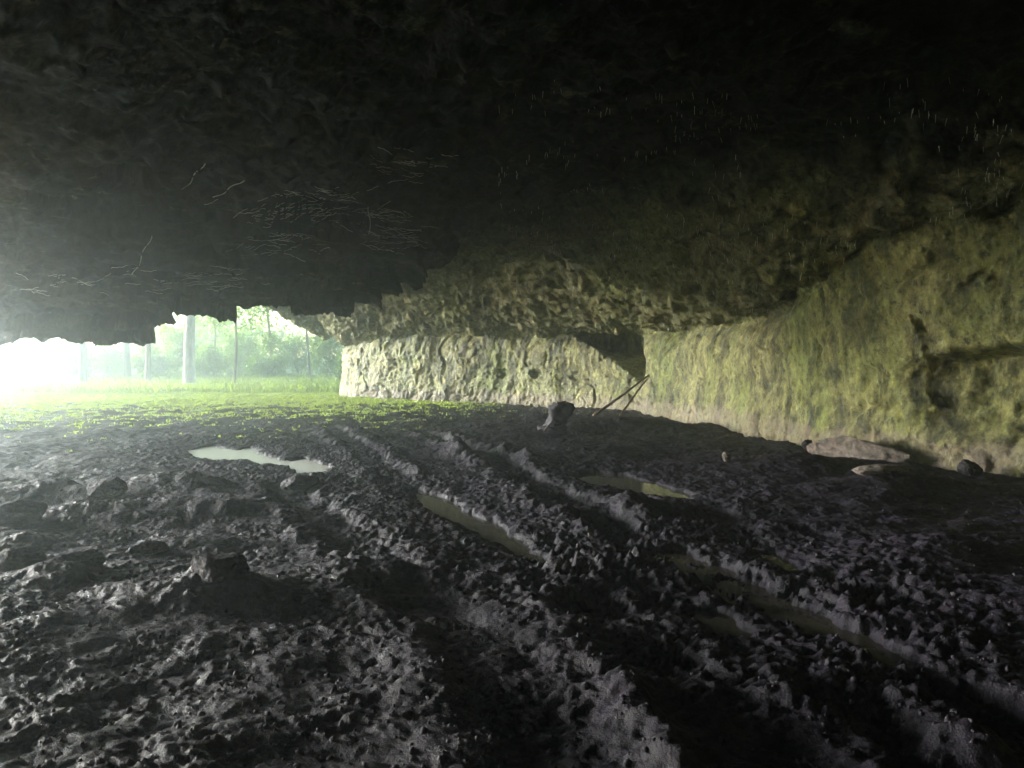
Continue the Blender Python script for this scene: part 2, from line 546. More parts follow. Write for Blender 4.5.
def dist_line(pts, x, y):
    """distance and signed side to a polyline, and position along it"""
    d = np.full(x.shape, 1e9); side = np.zeros(x.shape); al = np.zeros(x.shape)
    acc = 0
    for i in range(len(pts) - 1):
        a = np.array(pts[i]); b2 = np.array(pts[i + 1]); e_ = b2 - a; L = np.linalg.norm(e_)
        t = np.clip(((x - a[0]) * e_[0] + (y - a[1]) * e_[1]) / L ** 2, 0, 1)
        dx = x - a[0] - e_[0] * t; dy = y - a[1] - e_[1] * t
        dd = np.hypot(dx, dy)
        m_ = dd < d
        side = np.where(m_, np.sign(e_[0] * dy - e_[1] * dx), side)
        al = np.where(m_, acc + t * L, al)
        d = np.where(m_, dd, d); acc += L
    return d, side, al / acc


WL = -0.05                       # water level in the ruts
PUD = {
    'A': [(188, 450), (214, 446), (236, 450), (250, 448), (268, 456), (284, 461), (304, 458), (327, 466), (322, 474), (300, 476), (286, 467), (277, 465), (262, 466), (248, 462), (214, 462), (190, 457)],
    'B': [(408, 490), (432, 494), (462, 508), (494, 526), (528, 548), (548, 566), (526, 562), (498, 546), (470, 534), (440, 518), (420, 505)],
    'C': [(572, 476), (600, 473), (636, 478), (662, 486), (700, 498), (690, 504), (655, 499), (625, 490), (590, 487)],
    'D': [(648, 553), (690, 552), (725, 570), (765, 590), (812, 612), (866, 636), (915, 664), (890, 668), (842, 652), (790, 630), (742, 604), (702, 580), (664, 566)],
    'E': [(748, 549), (775, 553), (796, 564), (792, 571), (768, 564)],
    'F': [(690, 606), (730, 618), (758, 636), (748, 644), (716, 632), (694, 616)],
}
PW = {k: [gp(a, b2, WL)[:2] for a, b2 in v_] for k, v_ in PUD.items()}


def G2(l): return [gp(a, b2, 0)[:2] for a, b2 in l]


RUTS = [  # line, half width, depth, berm height
    (G2([(330, 425), (372, 458), (412, 492), (470, 522), (535, 558), (600, 610), (680, 680), (760, 768)]), .24, .08, .08),
    (G2([(420, 430), (500, 462), (570, 500), (650, 553), (720, 580), (800, 620), (900, 668), (1024, 728)]), .28, .14, .11),
    (G2([(520, 470), (600, 480), (700, 505), (775, 560), (880, 600), (1024, 640)]), .22, .09, .07),
    (G2([(560, 560), (640, 590), (720, 620), (800, 670), (900, 740)]), .16, .09, .07),
    (G2([(260, 450), (300, 500), (380, 560), (470, 640), (560, 768)]), .25, .05, .05),
]
# heaps: (px, py, radius x, radius y, height)
HEAPS = [(545, 424, 1.0, .8, .18), (610, 428, 2.0, .9, .22), (470, 455, .9, .6, .12), (505, 500, .45, .5, .16), (690, 500, .9, .5, .24), (620, 512, .7, .45, .20),
         (560, 525, .35, .4, .14), (790, 470, 1.5, .8, .20), (890, 492, .9, .5, .20), (930, 560, .7, .5, .14), (640, 640, .4, .35, .10),
         (215, 600, .42, .26, .14), (45, 500, .8, .35, .16), (90, 520, .8, .4, .14), (180, 488, .9, .3, .12), (210, 515, .9, .35, .12), (60, 585, .4, .2, .10),
         (190, 545, .6, .25, .09), (130, 600, .3, .2, .07), (300, 480, .5, .35, .16), (380, 575, .6, .3, .07), (700, 700, .35, .25, .09),
         (960, 620, .5, .4, .12), (20, 545, .6, .35, .12), (580, 590, .3, .3, .10), (340, 640, .5, .3, .06), (820, 560, .6, .4, .12)]


def ground_h(x, y, detail=True):
    h = .10 * fbm(x * .35, y * .35, 1.0, 3) + .045 * fbm(x * 1.6, y * 1.9, 9.0, 2) + .03
    wx = x + .10 * pn(x * 2.2, y * 2.2, 3.0); wy = y + .10 * pn(x * 2.2, y * 2.2, 7.0)
    inside = ss(46, 30, y) * ss(-19, -12, x) * ss(-2, 1.0, y)
    for pts, hw, dp, bh in RUTS:
        pts = [tuple(p_) for p_ in pts]
        d_, sd_, al_ = dist_line(pts, wx, wy)
        fade = ss(0, .1, al_) * (.55 + .45 * pn(al_ * 14, 3.3, hw * 9) + .2)
        tread = 1 + .35 * np.sin(al_ * 260)
        h = h - dp * (.45 + .7 * np.abs(pn(x * .9, y * .9, 4.4))) * (1 - ss(hw * .55, hw * 1.15, d_))
        h = h + bh * np.clip(fade, .1, 1.3) * np.exp(-((d_ - hw * 1.55) / (hw * .55)) ** 2) * (.45 + 1.1 * np.abs(fbm(x * 2.5, y * 2.5, 6.0, 3)) * 2)
    for px, py, rx, ry, hh in HEAPS:
        c = gp(px, py + 0, 0)
        r = ((wx - c[0]) / rx) ** 2 + ((wy - c[1]) / ry) ** 2
        h = h + hh * np.exp(-r * 1.4)
    if detail:
        m = .35 + .65 * inside
        wx2 = x + .05 * pn(x * 5, y * 5, 3.0); wy2 = y + .05 * pn(x * 5, y * 5, 7.0)
        b1 = np.abs(pn(wx * 2.6, wy * 3.0, 1.7)); b2_ = np.abs(pn(wx2 * 8.0, wy2 * 8.5, 4.1))
        rough = .45 + .55 * ss(-.3, .25, pn(x * 1.5, y * 1.9, 12.0) + .5 * pn(x * 4, y * 4, 2.0))
        h = h + m * (.085 * fbm(x * .7, y * .7, 5.0, 2) + .040 * (b1 - .25) + rough * (.062 * fbm(wx2 * 6.0, wy2 * 6.8, 2.2, 6, .68) + .020 * (np.abs(pn(wx2 * 13, wy2 * 14, 4.1)) - .25)))
        h = h + m * ss(14, 8, y) * rough * (.020 * fbm(x * 22, y * 22, 8.3, 4, .7) + .008 * pn(x * 40, y * 40, 2.3))
    # water beds
    for k_, pts in PW.items():
        cx = np.mean([p_[0] for p_ in pts]); cy = np.mean([p_[1] for p_ in pts])
        R = max(math.hypot(p_[0] - cx, p_[1] - cy) for p_ in pts) + 1.2
        m_ = (np.abs(x - cx) < R) & (np.abs(y - cy) < R)
        if not m_.any(): continue
        s_ = sdf_poly(pts, x[m_], y[m_]) + .11 * pn(x[m_] * 3, y[m_] * 3, 5) + .055 * pn(x[m_] * 8, y[m_] * 8, 5) + .03 * pn(x[m_] * 21, y[m_] * 21, 5)
        hh = h[m_]
        bed = WL - .05 + .012 * pn(x[m_] * 6, y[m_] * 6, 2)
        bank = WL + .012 + .05 * np.clip(s_ * 3, 0, 1)
        sl_ = {'A': .04, 'C': .06}.get(k_, .09)
        lim = WL + .02 + sl_ * np.maximum(s_, 0)
        hh = np.where(hh > lim, lim + (hh - lim) * (.18 + .82 * ss(.25, 1.5, s_)), hh)
        ax, ay = x[m_], y[m_]
        hh = hh + ss(.0, .14, s_) * (1 - ss(.8, 1.4, s_)) * (.085 * fbm(ax * 4.5, ay * 4.5, 3.2, 6, .75) + .035 * np.abs(pn(ax * 11, ay * 11, 1)))
        hh = np.where(s_ < 0, np.minimum(hh, bed), hh)
        t_ = ss(-.04, .03, s_)
        hh = np.where((s_ > -.04) & (s_ < .03), bed * (1 - t_) + t_ * np.maximum(hh, WL + .015), hh)
        h[m_] = hh
    # nowhere else lies below the water line
    # outside: gently rising wooded ground
    h = h + ss(44, 120, y) * 2.2
    return h


def grass_mask(x, y):
    n_ = fbm(x * .35, y * .9, 6.6, 4)
    fwd = ss(14, 33, y + 9 * n_) * ss(1.5, -5, x + 4 * n_ + .12 * (26 - y))
    left = ss(-10, -17, x + 4 * n_) * ss(2, 8, y)
    fine = ss(-.12, .22, fbm(x * 1.6, y * 2.6, 2.2, 3) + 1.3 * (ss(26, 37, y)))
    return np.clip(np.maximum(fwd, left) * fine, 0, 1)


GZ = ground_h(GX, GY)
GM = grass_mask(GX, GY)
GM = np.maximum(GM, ss(36, 44, GY)); GM = np.maximum(GM, ss(-20, -26, GX)); GM = np.maximum(GM, ss(14, 18, GX))
tag(mesh_np('ground', np.stack([GX, GY, GZ], -1), grid_faces(len(gx), len(gy))[:, ::-1], M_ground, attrs={'grass': GM}),
    'dark wet churned mud with tyre ruts and lumps, turning to turf at the cave mouth', 'ground', kind='structure')

PL = {'A': 'bright puddle reflecting the sky in the mud near the grass', 'B': 'long narrow puddle in the tyre rut in the middle of the mud',
      'C': 'shallow puddle behind the dark mud heap before the rock wall', 'D': 'longest muddy puddle filling the rut at lower right',
      'E': 'smallest greenish puddle just beyond the long right hand rut', 'F': 'dim short puddle between the two tyre ruts'}
for k_, pts in PW.items():
    c = np.mean(pts, axis=0)
    pts2 = [c + (p_ - c) * (1 + .14 / max(np.linalg.norm(p_ - c), .3)) for p_ in pts]
    me = bpy.data.meshes.new('puddle'); me.from_pydata([(p_[0], p_[1], WL) for p_ in pts2], [], [list(range(len(pts2)))])
    me.materials.append(M_milk_glare if k_ == 'A' else M_water)
    o = bpy.data.objects.new('puddle', me); C.objects.link(o)
    if me.polygons[0].normal.z < 0: me.flip_normals()
    tag(o, PL[k_], 'puddle', 'puddles in the mud', 'structure')


def gz(x, y):
    return float(ground_h(np.array([[float(x)]]), np.array([[float(y)]]))[0, 0])


# ------------------------------------------------------------------ rocks


def ico(sub):
    import bmesh
    bm = bmesh.new(); bmesh.ops.create_icosphere(bm, subdivisions=sub, radius=1)
    v_ = np.array([list(q_.co) for q_ in bm.verts]); f_ = np.array([[q_.index for q_ in ff.verts] for ff in bm.faces])
    bm.free(); return v_, f_


IV, IF = ico(5)


def rock(name, px, py, size, m, label, cat, seed, rot=0, flat=1.0, sink=.25, group=None):
    c = gp(px, py, 0)
    v_ = IV.copy()
    # planar facets
    r_ = np.random.default_rng(seed)
    for _ in range(9):
        n_ = r_.normal(size=3); n_ /= np.linalg.norm(n_); lim = r_.uniform(.55, .85)
        dp = v_ @ n_; ex = np.maximum(dp - lim, 0)
        v_ = v_ - n_ * ex[:, None] * .85
    s_ = seed * 3.7
    v_ = v_ * (1 + .24 * fbm(v_[:, 0] * 1.5 + s_, v_[:, 1] * 1.5, v_[:, 2] * 1.5, 5, .6) + .10 * fbm(v_[:, 0] * 7 + s_, v_[:, 1] * 7, v_[:, 2] * 7, 4, .65))[:, None]
    v_ = v_ * np.array(size)
    a = math.radians(rot); ca, sa = math.cos(a), math.sin(a)
    v_ = np.stack([v_[:, 0] * ca - v_[:, 1] * sa, v_[:, 0] * sa + v_[:, 1] * ca, v_[:, 2]], 1)
    o = mesh_np(name, v_, IF, m)
    o.location = (c[0], c[1], gz(c[0], c[1]) + size[2] * (1 - 2 * sink) * .8)
    return tag(o, label, cat, group)


G_ = 'rocks and clods lying on the mud'
rock('boulder', 220, 603, (.19, .15, .13), M_stone, 'dark angular boulder with a pale left edge in the left foreground mud', 'rock', 1, 10, group=G_, sink=.3)
rock('boulder', 82, 575, (.20, .13, .09), M_stone, 'long low dark rock left of the angular foreground boulder', 'rock', 2, 20, group=G_)
rock('boulder', 25, 575, (.20, .16, .13), M_stone, 'dark round topped rock at the left edge of the mud', 'rock', 3, 0, group=G_)
rock('boulder', 104, 502, (.24, .18, .14), M_stone, 'blocky dark rock upper left, nearest below the thin grass strip', 'rock', 4, 5, group=G_)
rock('boulder', 20, 528, (.26, .2, .17), M_stone, 'dark humped rock at the far left edge, behind the round topped one', 'rock', 5, 30, group=G_)
rock('boulder', 300, 487, (.24, .18, .14), M_stone, 'dark pointed rock just below the bright puddle', 'rock', 6, 30, group=G_)
rock('boulder', 148, 556, (.17, .11, .08), M_stone, 'small dark rock between the long low rock and the angular boulder', 'rock', 7, 60, group=G_)
rock('stone', 726, 470, (.09, .07, .09), M_pale, 'small pale stone standing on the dark mud heap before the wall', 'stone', 8, 60, group=G_, sink=.1)
rock('stone', 808, 452, (.13, .10, .11), M_stone, 'dark stone tucked against the left end of the fallen slab', 'stone', 9, 30, group=G_, sink=.1)
rock('stone', 882, 490, (.42, .24, .10), M_pale, 'broad flat pinkish stone half sunk in mud below the fallen slab', 'stone', 12, 10, group=G_, sink=.35)
rock('rock_slab', 858, 462, (.86, .26, .24), M_pale, 'long pinkish slab broken from the foot of the right wall', 'rock slab', 13, -50, group=G_, sink=.25)
rock('boulder', 970, 476, (.16, .14, .15), M_stone, 'dark rock against the wall foot at the right edge', 'rock', 14, 0, group=G_, sink=.1)
rock('stone', 600, 505, (.035, .03, .035), M_pale, 'tiny white stone on the ridge beside the middle rut', 'stone', 15, 0, group=G_, sink=.2)
rock('stone', 590, 540, (.03, .025, .022), M_pale, 'tiny pale stone nearest the end of the middle puddle', 'stone', 16, 0, group=G_, sink=.2)


# ------------------------------------------------------------------ tubes: sticks, roots, trunks


def tube(pts, rad, seg=8, jitter=0.0, seed=0, cap=True):
    pts = np.array(pts, float); rad = np.array(rad, float)
    t_ = np.gradient(pts, axis=0); t_ /= np.linalg.norm(t_, axis=1)[:, None]
    up = np.array([0, 0, 1.]) if abs(t_[0, 2]) < .9 else np.array([1., 0, 0])
    a_ = np.cross(t_, up); a_ /= np.linalg.norm(a_, axis=1)[:, None]; b_ = np.cross(t_, a_)
    th = np.arange(seg) * 2 * PI / seg
    ring = a_[:, None] * np.cos(th)[None, :, None] + b_[:, None] * np.sin(th)[None, :, None]
    rr = rad[:, None] * (1 + jitter * pn(np.cos(th)[None] * 1.5 + seed, np.sin(th)[None] * 1.5, np.arange(len(pts))[:, None] * .35))
    v_ = pts[:, None] + ring * rr[..., None]
    n_ = len(pts)
    i = np.arange(n_ - 1)[:, None]; j = np.arange(seg)[None]
    f_ = np.stack([i * seg + j, i * seg + (j + 1) % seg, (i + 1) * seg + (j + 1) % seg, (i + 1) * seg + j], -1).reshape(-1, 4)
    v_ = v_.reshape(-1, 3)
    v_ = np.vstack([v_, pts[:1], pts[-1:]])
    c0, c1_ = len(v_) - 2, len(v_) - 1
    jj = np.arange(seg)
    f_ = np.vstack([f_, np.stack([jj * 0 + c0, (jj + 1) % seg, jj, jj * 0 + c0], 1)[:, [0, 1, 2, 2]],
                    np.stack([jj * 0 + c1_, (n_ - 1) * seg + jj, (n_ - 1) * seg + (jj + 1) % seg, jj * 0 + c1_], 1)[:, [0, 1, 2, 2]]])
    return v_, f_


def join(parts):
    V_, F_ = [], []
    o_ = 0
    for a, b2 in parts:
        V_.append(a); F_.append(b2 + o_); o_ += len(a)
    return np.vstack(V_), np.vstack(F_)


def mesh_quadtri(name, v_, f_, m, parent=None, smooth=True):
    """quads, where a repeated last index marks a triangle"""
    me = bpy.data.meshes.new(name)
    me.from_pydata(v_.tolist(), [], [list(q_[:3]) if q_[2] == q_[3] else list(q_) for q_ in f_.tolist()])
    me.polygons.foreach_set('use_smooth', [smooth] * len(me.polygons))
    me.materials.append(m); me.update()
    o = bpy.data.objects.new(name, me); C.objects.link(o)
    if parent is not None: o.parent = parent
    return o


def stick(px0, py0, Y0, px1, py1, Y1, r0, r1, label, seed):
    a = at(px0, py0, Y0); b2 = at(px1, py1, Y1)
    t_ = np.linspace(0, 1, 14)[:, None]
    pts = a + (b2 - a) * t_
    pts[:, 0] += .02 * np.sin(t_[:, 0] * 5 + seed); pts[:, 2] += .015 * np.sin(t_[:, 0] * 7 + seed)
    v_, f_ = tube(pts, np.linspace(r0, r1, 14), 8, .3, seed)
    return tag(mesh_quadtri('stick', v_, f_, M_stick), label, 'stick', 'sticks leaning on the rock wall')


stick(593, 416, 21.9, 650, 375, 22.9, .045, .030, 'longer reddish brown stick leaning at a low slant against the wall recess', 1)
stick(619, 416, 21.7, 649, 377, 22.8, .030, .022, 'shorter thin dark stick leaning steeply beside the longer one', 2)

M_clod, nt, b, _ = mat('mud_clod')
p = pos(nt)
nt.links.new(ramp(nt, noise(nt, p, 12, 5), [(.3, (.016, .014, .02)), (.7, (.036, .031, .042))]), b.inputs['Base Color'])
b.inputs['Roughness'].default_value = .8; b.inputs['Specular IOR Level'].default_value = .25

# scattered small clods: uncountable
cv, cf = ico(1)
n = 3500
px_ = RNG.uniform(-20, 1044, n); py_ = 420 + 360 * RNG.uniform(0, 1, n) ** 1.1
tpos = np.array([gp(a, b2, 0) for a, b2 in zip(px_, py_)])
hz = ground_h(tpos[:, 0][:, None], tpos[:, 1][:, None])[:, 0]
ok = hz > WL + .03
tpos = tpos[ok]; hz = hz[ok]; n = len(tpos)
sz = np.clip(RNG.lognormal(-4.75, .4, n), .004, .020)
vv = cv[None] * sz[:, None, None] * RNG.uniform(.6, 1.3, (n, 1, 3)) * (1 + .25 * RNG.normal(size=(n, len(cv), 1)))
vv = vv + np.stack([tpos[:, 0], tpos[:, 1], hz + sz * .0], 1)[:, None, :]
ff = cf[None] + (np.arange(n) * len(cv))[:, None, None]
tag(mesh_np('mud_crumbs', vv, ff.reshape(-1, 3), M_clod), 'small crumbs and pellets of dark mud strewn over the ground', 'mud crumbs', kind='stuff')

# upright broken stump with a pale curved root on the mud heap
c = gp(556, 428, .1)
g0 = gz(c[0], c[1])
t_ = np.linspace(0, 1, 12)
t_ = np.linspace(0, 1, 22)
pts = np.stack([c[0] - .10 + .30 * t_ ** 1.2 + .03 * np.sin(t_ * 9), c[1] + .05 * np.sin(t_ * 5), g0 - .15 + .80 * t_], 1)
va, fa = tube(pts, np.interp(t_, [0, .25, .5, .72, .9, .97, 1], [.34, .24, .17, .24, .22, .13, .02]), 16, .9, 4)
va = va * 1.0 + .05 * np.stack([fbm(va[:, 0] * 5, va[:, 1] * 5, va[:, 2] * 5, 3)] * 3, 1)
st = tag(mesh_quadtri('stump', va, fa, M_clod), 'dark stubby stump sticking up from the mud before the far wall', 'stump')
pts = np.stack([c[0] - .10 - .40 * t_, c[1] - .25 + 0 * t_, g0 + .22 - .42 * t_ ** .7 + .04 * np.sin(t_ * 6)], 1)
va, fa = tube(pts, np.interp(t_, [0, .5, .9, 1], [.02, .035, .05, .02]), 8, .4, 8)
tag(mesh_quadtri('bent_root', va, fa, M_pale), 'pale bent root lying against the dark stump on the mud', 'root')


# hanging roots from the roof block
def hang(px, y0, y1, Yd, r, label, seed):
    a = at(px, y0, Yd); b2 = at(px - 1, y1, Yd)
    t_ = np.linspace(0, 1, 24)[:, None]
    pts = a + (b2 - a) * t_
    pts[:, 0] += .03 * np.sin(t_[:, 0] * 11 + seed); pts[:, 1] += .03 * np.sin(t_[:, 0] * 8 + seed)
    v_, f_ = tube(pts, np.linspace(r, r * .6, 24), 6, .3, seed)
    return tag(mesh_quadtri('hanging_root', v_, f_, M_root), label, 'root', 'roots hanging from the roof block')


hang(149, 190, 280, 17.5, .012, 'long thin pale root hanging furthest left below the roof block', 1)
hang(370, 176, 234, 15.5, .012, 'short thin pale root hanging at the right end of the roof block', 5)

# ------------------------------------------------------------------ rootlets under the ceiling: uncountable
from mathutils.bvhtree import BVHTree
from mathutils import Vector
cs = bpy.data.objects['cave_ceiling']
dg = None
co = P.reshape(-1, 3)
cj = P.shape[1]


def rootlets():
    V_, F_ = [], []
    o_ = 0
    r_ = np.random.default_rng(21)
    n_ = 0
    while n_ < 900:
        i = r_.integers(int(NS * .34), NS - 60); j = r_.integers(NW + 4, NW + NC - 60)
        q_ = P[i, j]
        if q_[1] < 4 or q_[1] > 26 or q_[0] < -.02 * q_[1]: continue
        if pn(q_[0] * .6, q_[1] * .6, 3.0) < .0: continue
        L = r_.uniform(.02, .11); r0 = r_.uniform(.003, .006)
        t_ = np.linspace(0, 1, 5)
        pts = np.stack([q_[0] + r_.normal() * .02 * t_, q_[1] + r_.normal() * .02 * t_, q_[2] + .05 - (L + .05) * t_], 1)
        v_, f_ = tube(pts, np.linspace(r0, r0 * .5, 5), 4)
        V_.append(v_); F_.append(f_ + o_); o_ += len(v_); n_ += 1
    return np.vstack(V_), np.vstack(F_)


v_, f_ = rootlets()
tag(mesh_quadtri('rootlets', v_, f_, M_root), 'short pale rootlets and drips hanging all over the dark ceiling', 'rootlets', kind='stuff')


# pale tangled root strands on the roof block, some drawn for light on ledge edges: drape on the rock surface
def strands():
    me = cs.data
    bv = BVHTree.FromPolygons([Vector(q_) for q_ in P[:, NW - 1:NW + NC:2].reshape(-1, 3).tolist()],
                              grid_faces(NS, len(range(NW - 1, NW + NC, 2))).tolist())
    r_ = np.random.default_rng(33)
    out = []
    org = Vector((0, 0, CAM_Z))

    def drape(path, rad):
        pts = []
        for (a, b2) in path:
            d_ = ray(a, b2); d_ = Vector(d_).normalized()
            h_ = bv.ray_cast(org, d_)
            if h_[0] is None: continue
            if h_[0].y > 28 or h_[0].y < 8: continue
            pts.append(list(h_[0] - d_ * .03))
        # keep only runs with no big depth jump
        run = []
        for p_ in pts:
            if run and np.linalg.norm(np.array(p_) - np.array(run[-1])) > .8:
                if len(run) > 3: out.append(tube(run, [rad] * len(run), 4))
                run = []
            run.append(p_)
        if len(run) > 3: out.append(tube(run, [rad] * len(run), 4))
    # clusters: centre x,y, size, direction slope, count
    CL = [(290, 212, 60, 8, -.30, 36), (390, 238, 42, 14, .12, 34), (275, 240, 45, 14, .05, 26), (200, 278, 70, 12, -.05, 26),
          (405, 165, 40, 14, .25, 16), (330, 195, 60, 6, .08, 20), (60, 285, 60, 10, .2, 12), (390, 215, 30, 6, .15, 14)]
    for cx, cy, sx, sy, sl, cnt in CL:
        for _ in range(int(cnt * 1.5)):
            x0 = cx + r_.normal() * sx * .5; y0 = cy + r_.normal() * sy * .6
            L = r_.uniform(5, 22); s_ = sl + r_.normal() * .22
            m_ = 14
            ph = r_.uniform(0, 6)
            drape([(x0 + L * (t - .5), y0 + s_ * L * (t - .5) + (.7 * math.sin(ph + t * 5) + .3 * math.sin(ph * 2 + t * 17))) for t in np.linspace(0, 1, m_)], r_.uniform(.003, .0055))
    for path in ([(205, 163), (190, 182), (183, 190)], [(244, 180), (222, 192), (214, 198)], [(152, 235), (140, 262), (133, 275)]):
        a = np.array(path[0]); z_ = np.array(path[-1])
        drape([tuple(a + (z_ - a) * t + np.array([1.2 * math.sin(t * 11), .8 * math.cos(t * 9)])) for t in np.linspace(0, 1, 16)], .010)
    return join(out)


v_, f_ = strands()
tag(mesh_quadtri('root_strands_and_glints', v_, f_, M_root), 'fine pale root strands and drawn highlights along ledges of the dark roof block', 'root strands', kind='stuff')

# ------------------------------------------------------------------ grass


def blades(n, xy, hgt, wid, tuft=5):
    m_ = len(xy) * tuft
    base = np.repeat(xy, tuft, 0) + RNG.normal(size=(m_, 2)) * .05
    z0 = ground_h(base[:, 0][:, None], base[:, 1][:, None], True)[:, 0]
    hh = np.repeat(hgt, tuft) * RNG.uniform(.5, 1.2, m_); ww = np.repeat(wid, tuft) * RNG.uniform(.6, 1.2, m_)
    th = RNG.uniform(0, 2 * PI, m_); lean = RNG.uniform(.1, .9, m_) * hh; la = RNG.uniform(0, 2 * PI, m_)
    dx, dy = np.cos(th) * ww / 2, np.sin(th) * ww / 2
    lx, ly = np.cos(la) * lean, np.sin(la) * lean
    bx, by = base[:, 0], base[:, 1]
    v0 = np.stack([bx - dx, by - dy, z0 - .02], 1); v1 = np.stack([bx + dx, by + dy, z0 - .02], 1)
    v2 = np.stack([bx + dx + lx * .45, by + dy + ly * .45, z0 + hh * .7], 1); v3 = np.stack([bx - dx + lx * .45, by - dy + ly * .45, z0 + hh * .7], 1)
    v4 = np.stack([bx + lx, by + ly, z0 + hh], 1)
    V_ = np.stack([v0, v1, v2, v3, v4], 1).reshape(-1, 3)
    o_ = np.arange(m_)[:, None] * 5
    F_ = np.concatenate([o_ + np.array([[0, 1, 2]]), o_ + np.array([[0, 2, 3]]), o_ + np.array([[3, 2, 4]])])
    return V_, F_


xy = np.stack([RNG.uniform(-34, 3, 260000), RNG.uniform(11, 44, 260000)], 1)
gm = grass_mask(xy[:, 0], xy[:, 1])
keep = (RNG.uniform(0, 1, len(xy)) < np.clip(gm, 0, 1) ** 1.3 * .55) & (np.abs(xy[:, 0]) < .8 * xy[:, 1] + 2)
xy = xy[keep][:70000]
hg = .02 + .05 * RNG.uniform(0, 1, len(xy)) * ss(16, 36, xy[:, 1]) + .02
v_, f_ = blades(0, xy, hg, np.full(len(xy), .035), 5)
tag(mesh_np('grass', v_, f_, M_grass), 'low yellow green weeds and grass spreading over the mud at the cave mouth', 'grass', kind='stuff')
xy = np.stack([RNG.uniform(-50, 2, 14000), RNG.uniform(37, 62, 14000)], 1)
v_, f_ = blades(0, xy, RNG.uniform(.15, .5, len(xy)), np.full(len(xy), .05), 5)
tag(mesh_np('tall_grass', v_, f_, M_grass), 'taller bright grass and weeds outside the cave under the trees', 'tall grass', kind='stuff')

# ------------------------------------------------------------------ trees and bushes


def leaves(cen, rad, n, size, rng, clumps=26):
    cc = rng.normal(size=(clumps, 3)); cc /= np.linalg.norm(cc, axis=1)[:, None]
    cc = cc * rng.uniform(.35, 1.0, (clumps, 1)) * np.array(rad) + np.array(cen)
    pk = rng.integers(0, clumps, n)
    p_ = cc[pk] + rng.normal(size=(n, 3)) * np.array(rad) * .20
    a = rng.normal(size=(n, 3)); a /= np.linalg.norm(a, axis=1)[:, None]
    b_ = np.cross(a, rng.normal(size=(n, 3))); b_ /= np.linalg.norm(b_, axis=1)[:, None]
    s_ = size * rng.uniform(.6, 1.3, (n, 1))
    V_ = np.stack([p_ - a * s_, p_ + b_ * s_ * .55, p_ + a * s_, p_ - b_ * s_ * .55], 1).reshape(-1, 3)
    F_ = np.arange(n)[:, None] * 4 + np.arange(4)[None]
    return V_, F_, cc


def tree(px, Yd, r, H, bark, label, seed, lean=0.0, ncrown=5200, low=.38):
    rng = np.random.default_rng(seed)
    c = at(px, 384, Yd)
    g = gz(c[0], Yd)
    root = empty('tree', (c[0], Yd, g), label, 'tree', 'trees beyond the cave mouth')
    m_ = 22
    t_ = np.linspace(0, 1, m_)
    pts = np.stack([lean * H * t_ + .10 * np.sin(t_ * 7 + seed), .10 * np.sin(t_ * 5 + seed * 2), -.3 + H * .85 * t_], 1)
    pts[:, 0] -= pts[0, 0]; pts[:, 1] -= pts[0, 1]
    rad = r * np.interp(t_, [0, .04, .1, 1], [1.5, 1.1, 1.0, .25])
    va, fa = tube(pts, rad, 12, .25, seed)
    mesh_quadtri('trunk', va, fa, bark, root)
    cr = H * .26
    cen = (lean * H * .75, 0, H * (.5 + low / 2) + .5)
    lv, lf, cc = leaves(cen, (cr, cr, H * .33), ncrown, .13, rng, 34)
    limbs = []
    for q_ in cc[::3]:
        k_ = int(np.clip((q_[2] / (H * .85)) * m_ * .8, 6, m_ - 2))
        a = pts[k_]
        tt_ = np.linspace(0, 1, 7)[:, None]
        mid = a + (q_ - a) * tt_; mid[:, 2] += -.4 * np.sin(tt_[:, 0] * PI)
        limbs.append(tube(mid, np.linspace(rad[k_] * .5, .015, 7), 6))
    la, lb_ = join(limbs)
    mesh_quadtri('limbs', la, lb_, bark, root)
    mesh_np('crown', lv, lf, M_leaf, False, parent=root)
    return root


TR = [(45, 50, .13, 11, M_bark, 'slim dark tree furthest left in the cave mouth', 0.0),
      (82, 47, .24, 13, M_bark, 'stout dark trunk standing left, in the brightest glare', .01),
      (128, 56, .26, 13, M_bark, 'hazy grey trunk just left of the leaning one', .02),
      (148, 50, .20, 12, M_bark, 'grey trunk leaning slightly right beside the notch in the roof', .05),
      (190, 44, .34, 14, M_palebark, 'thick pale barked trunk below the notch in the roof', .012),
      (214, 60, .10, 10, M_bark, 'faint slender trunk right of the thick pale one', .0),
      (234, 47, .10, 11, M_bark, 'thin dark straight trunk in the middle of the opening', -.01),
      (271, 62, .16, 12, M_bark, 'far trunk in the green woods below the rock edge', -.02),
      (310, 58, .11, 11, M_bark, 'last thin trunk before the cave wall on the right', .0),
      (-60, 52, .3, 13, M_bark, 'broad dark trunk outside the frame left of the cave mouth', .0)]
for i, (px, Yd, r, H, bk, lab, ln) in enumerate(TR):
    if px < 0: continue
    tree(px, Yd, r, H, bk, lab, 100 + i, ln)

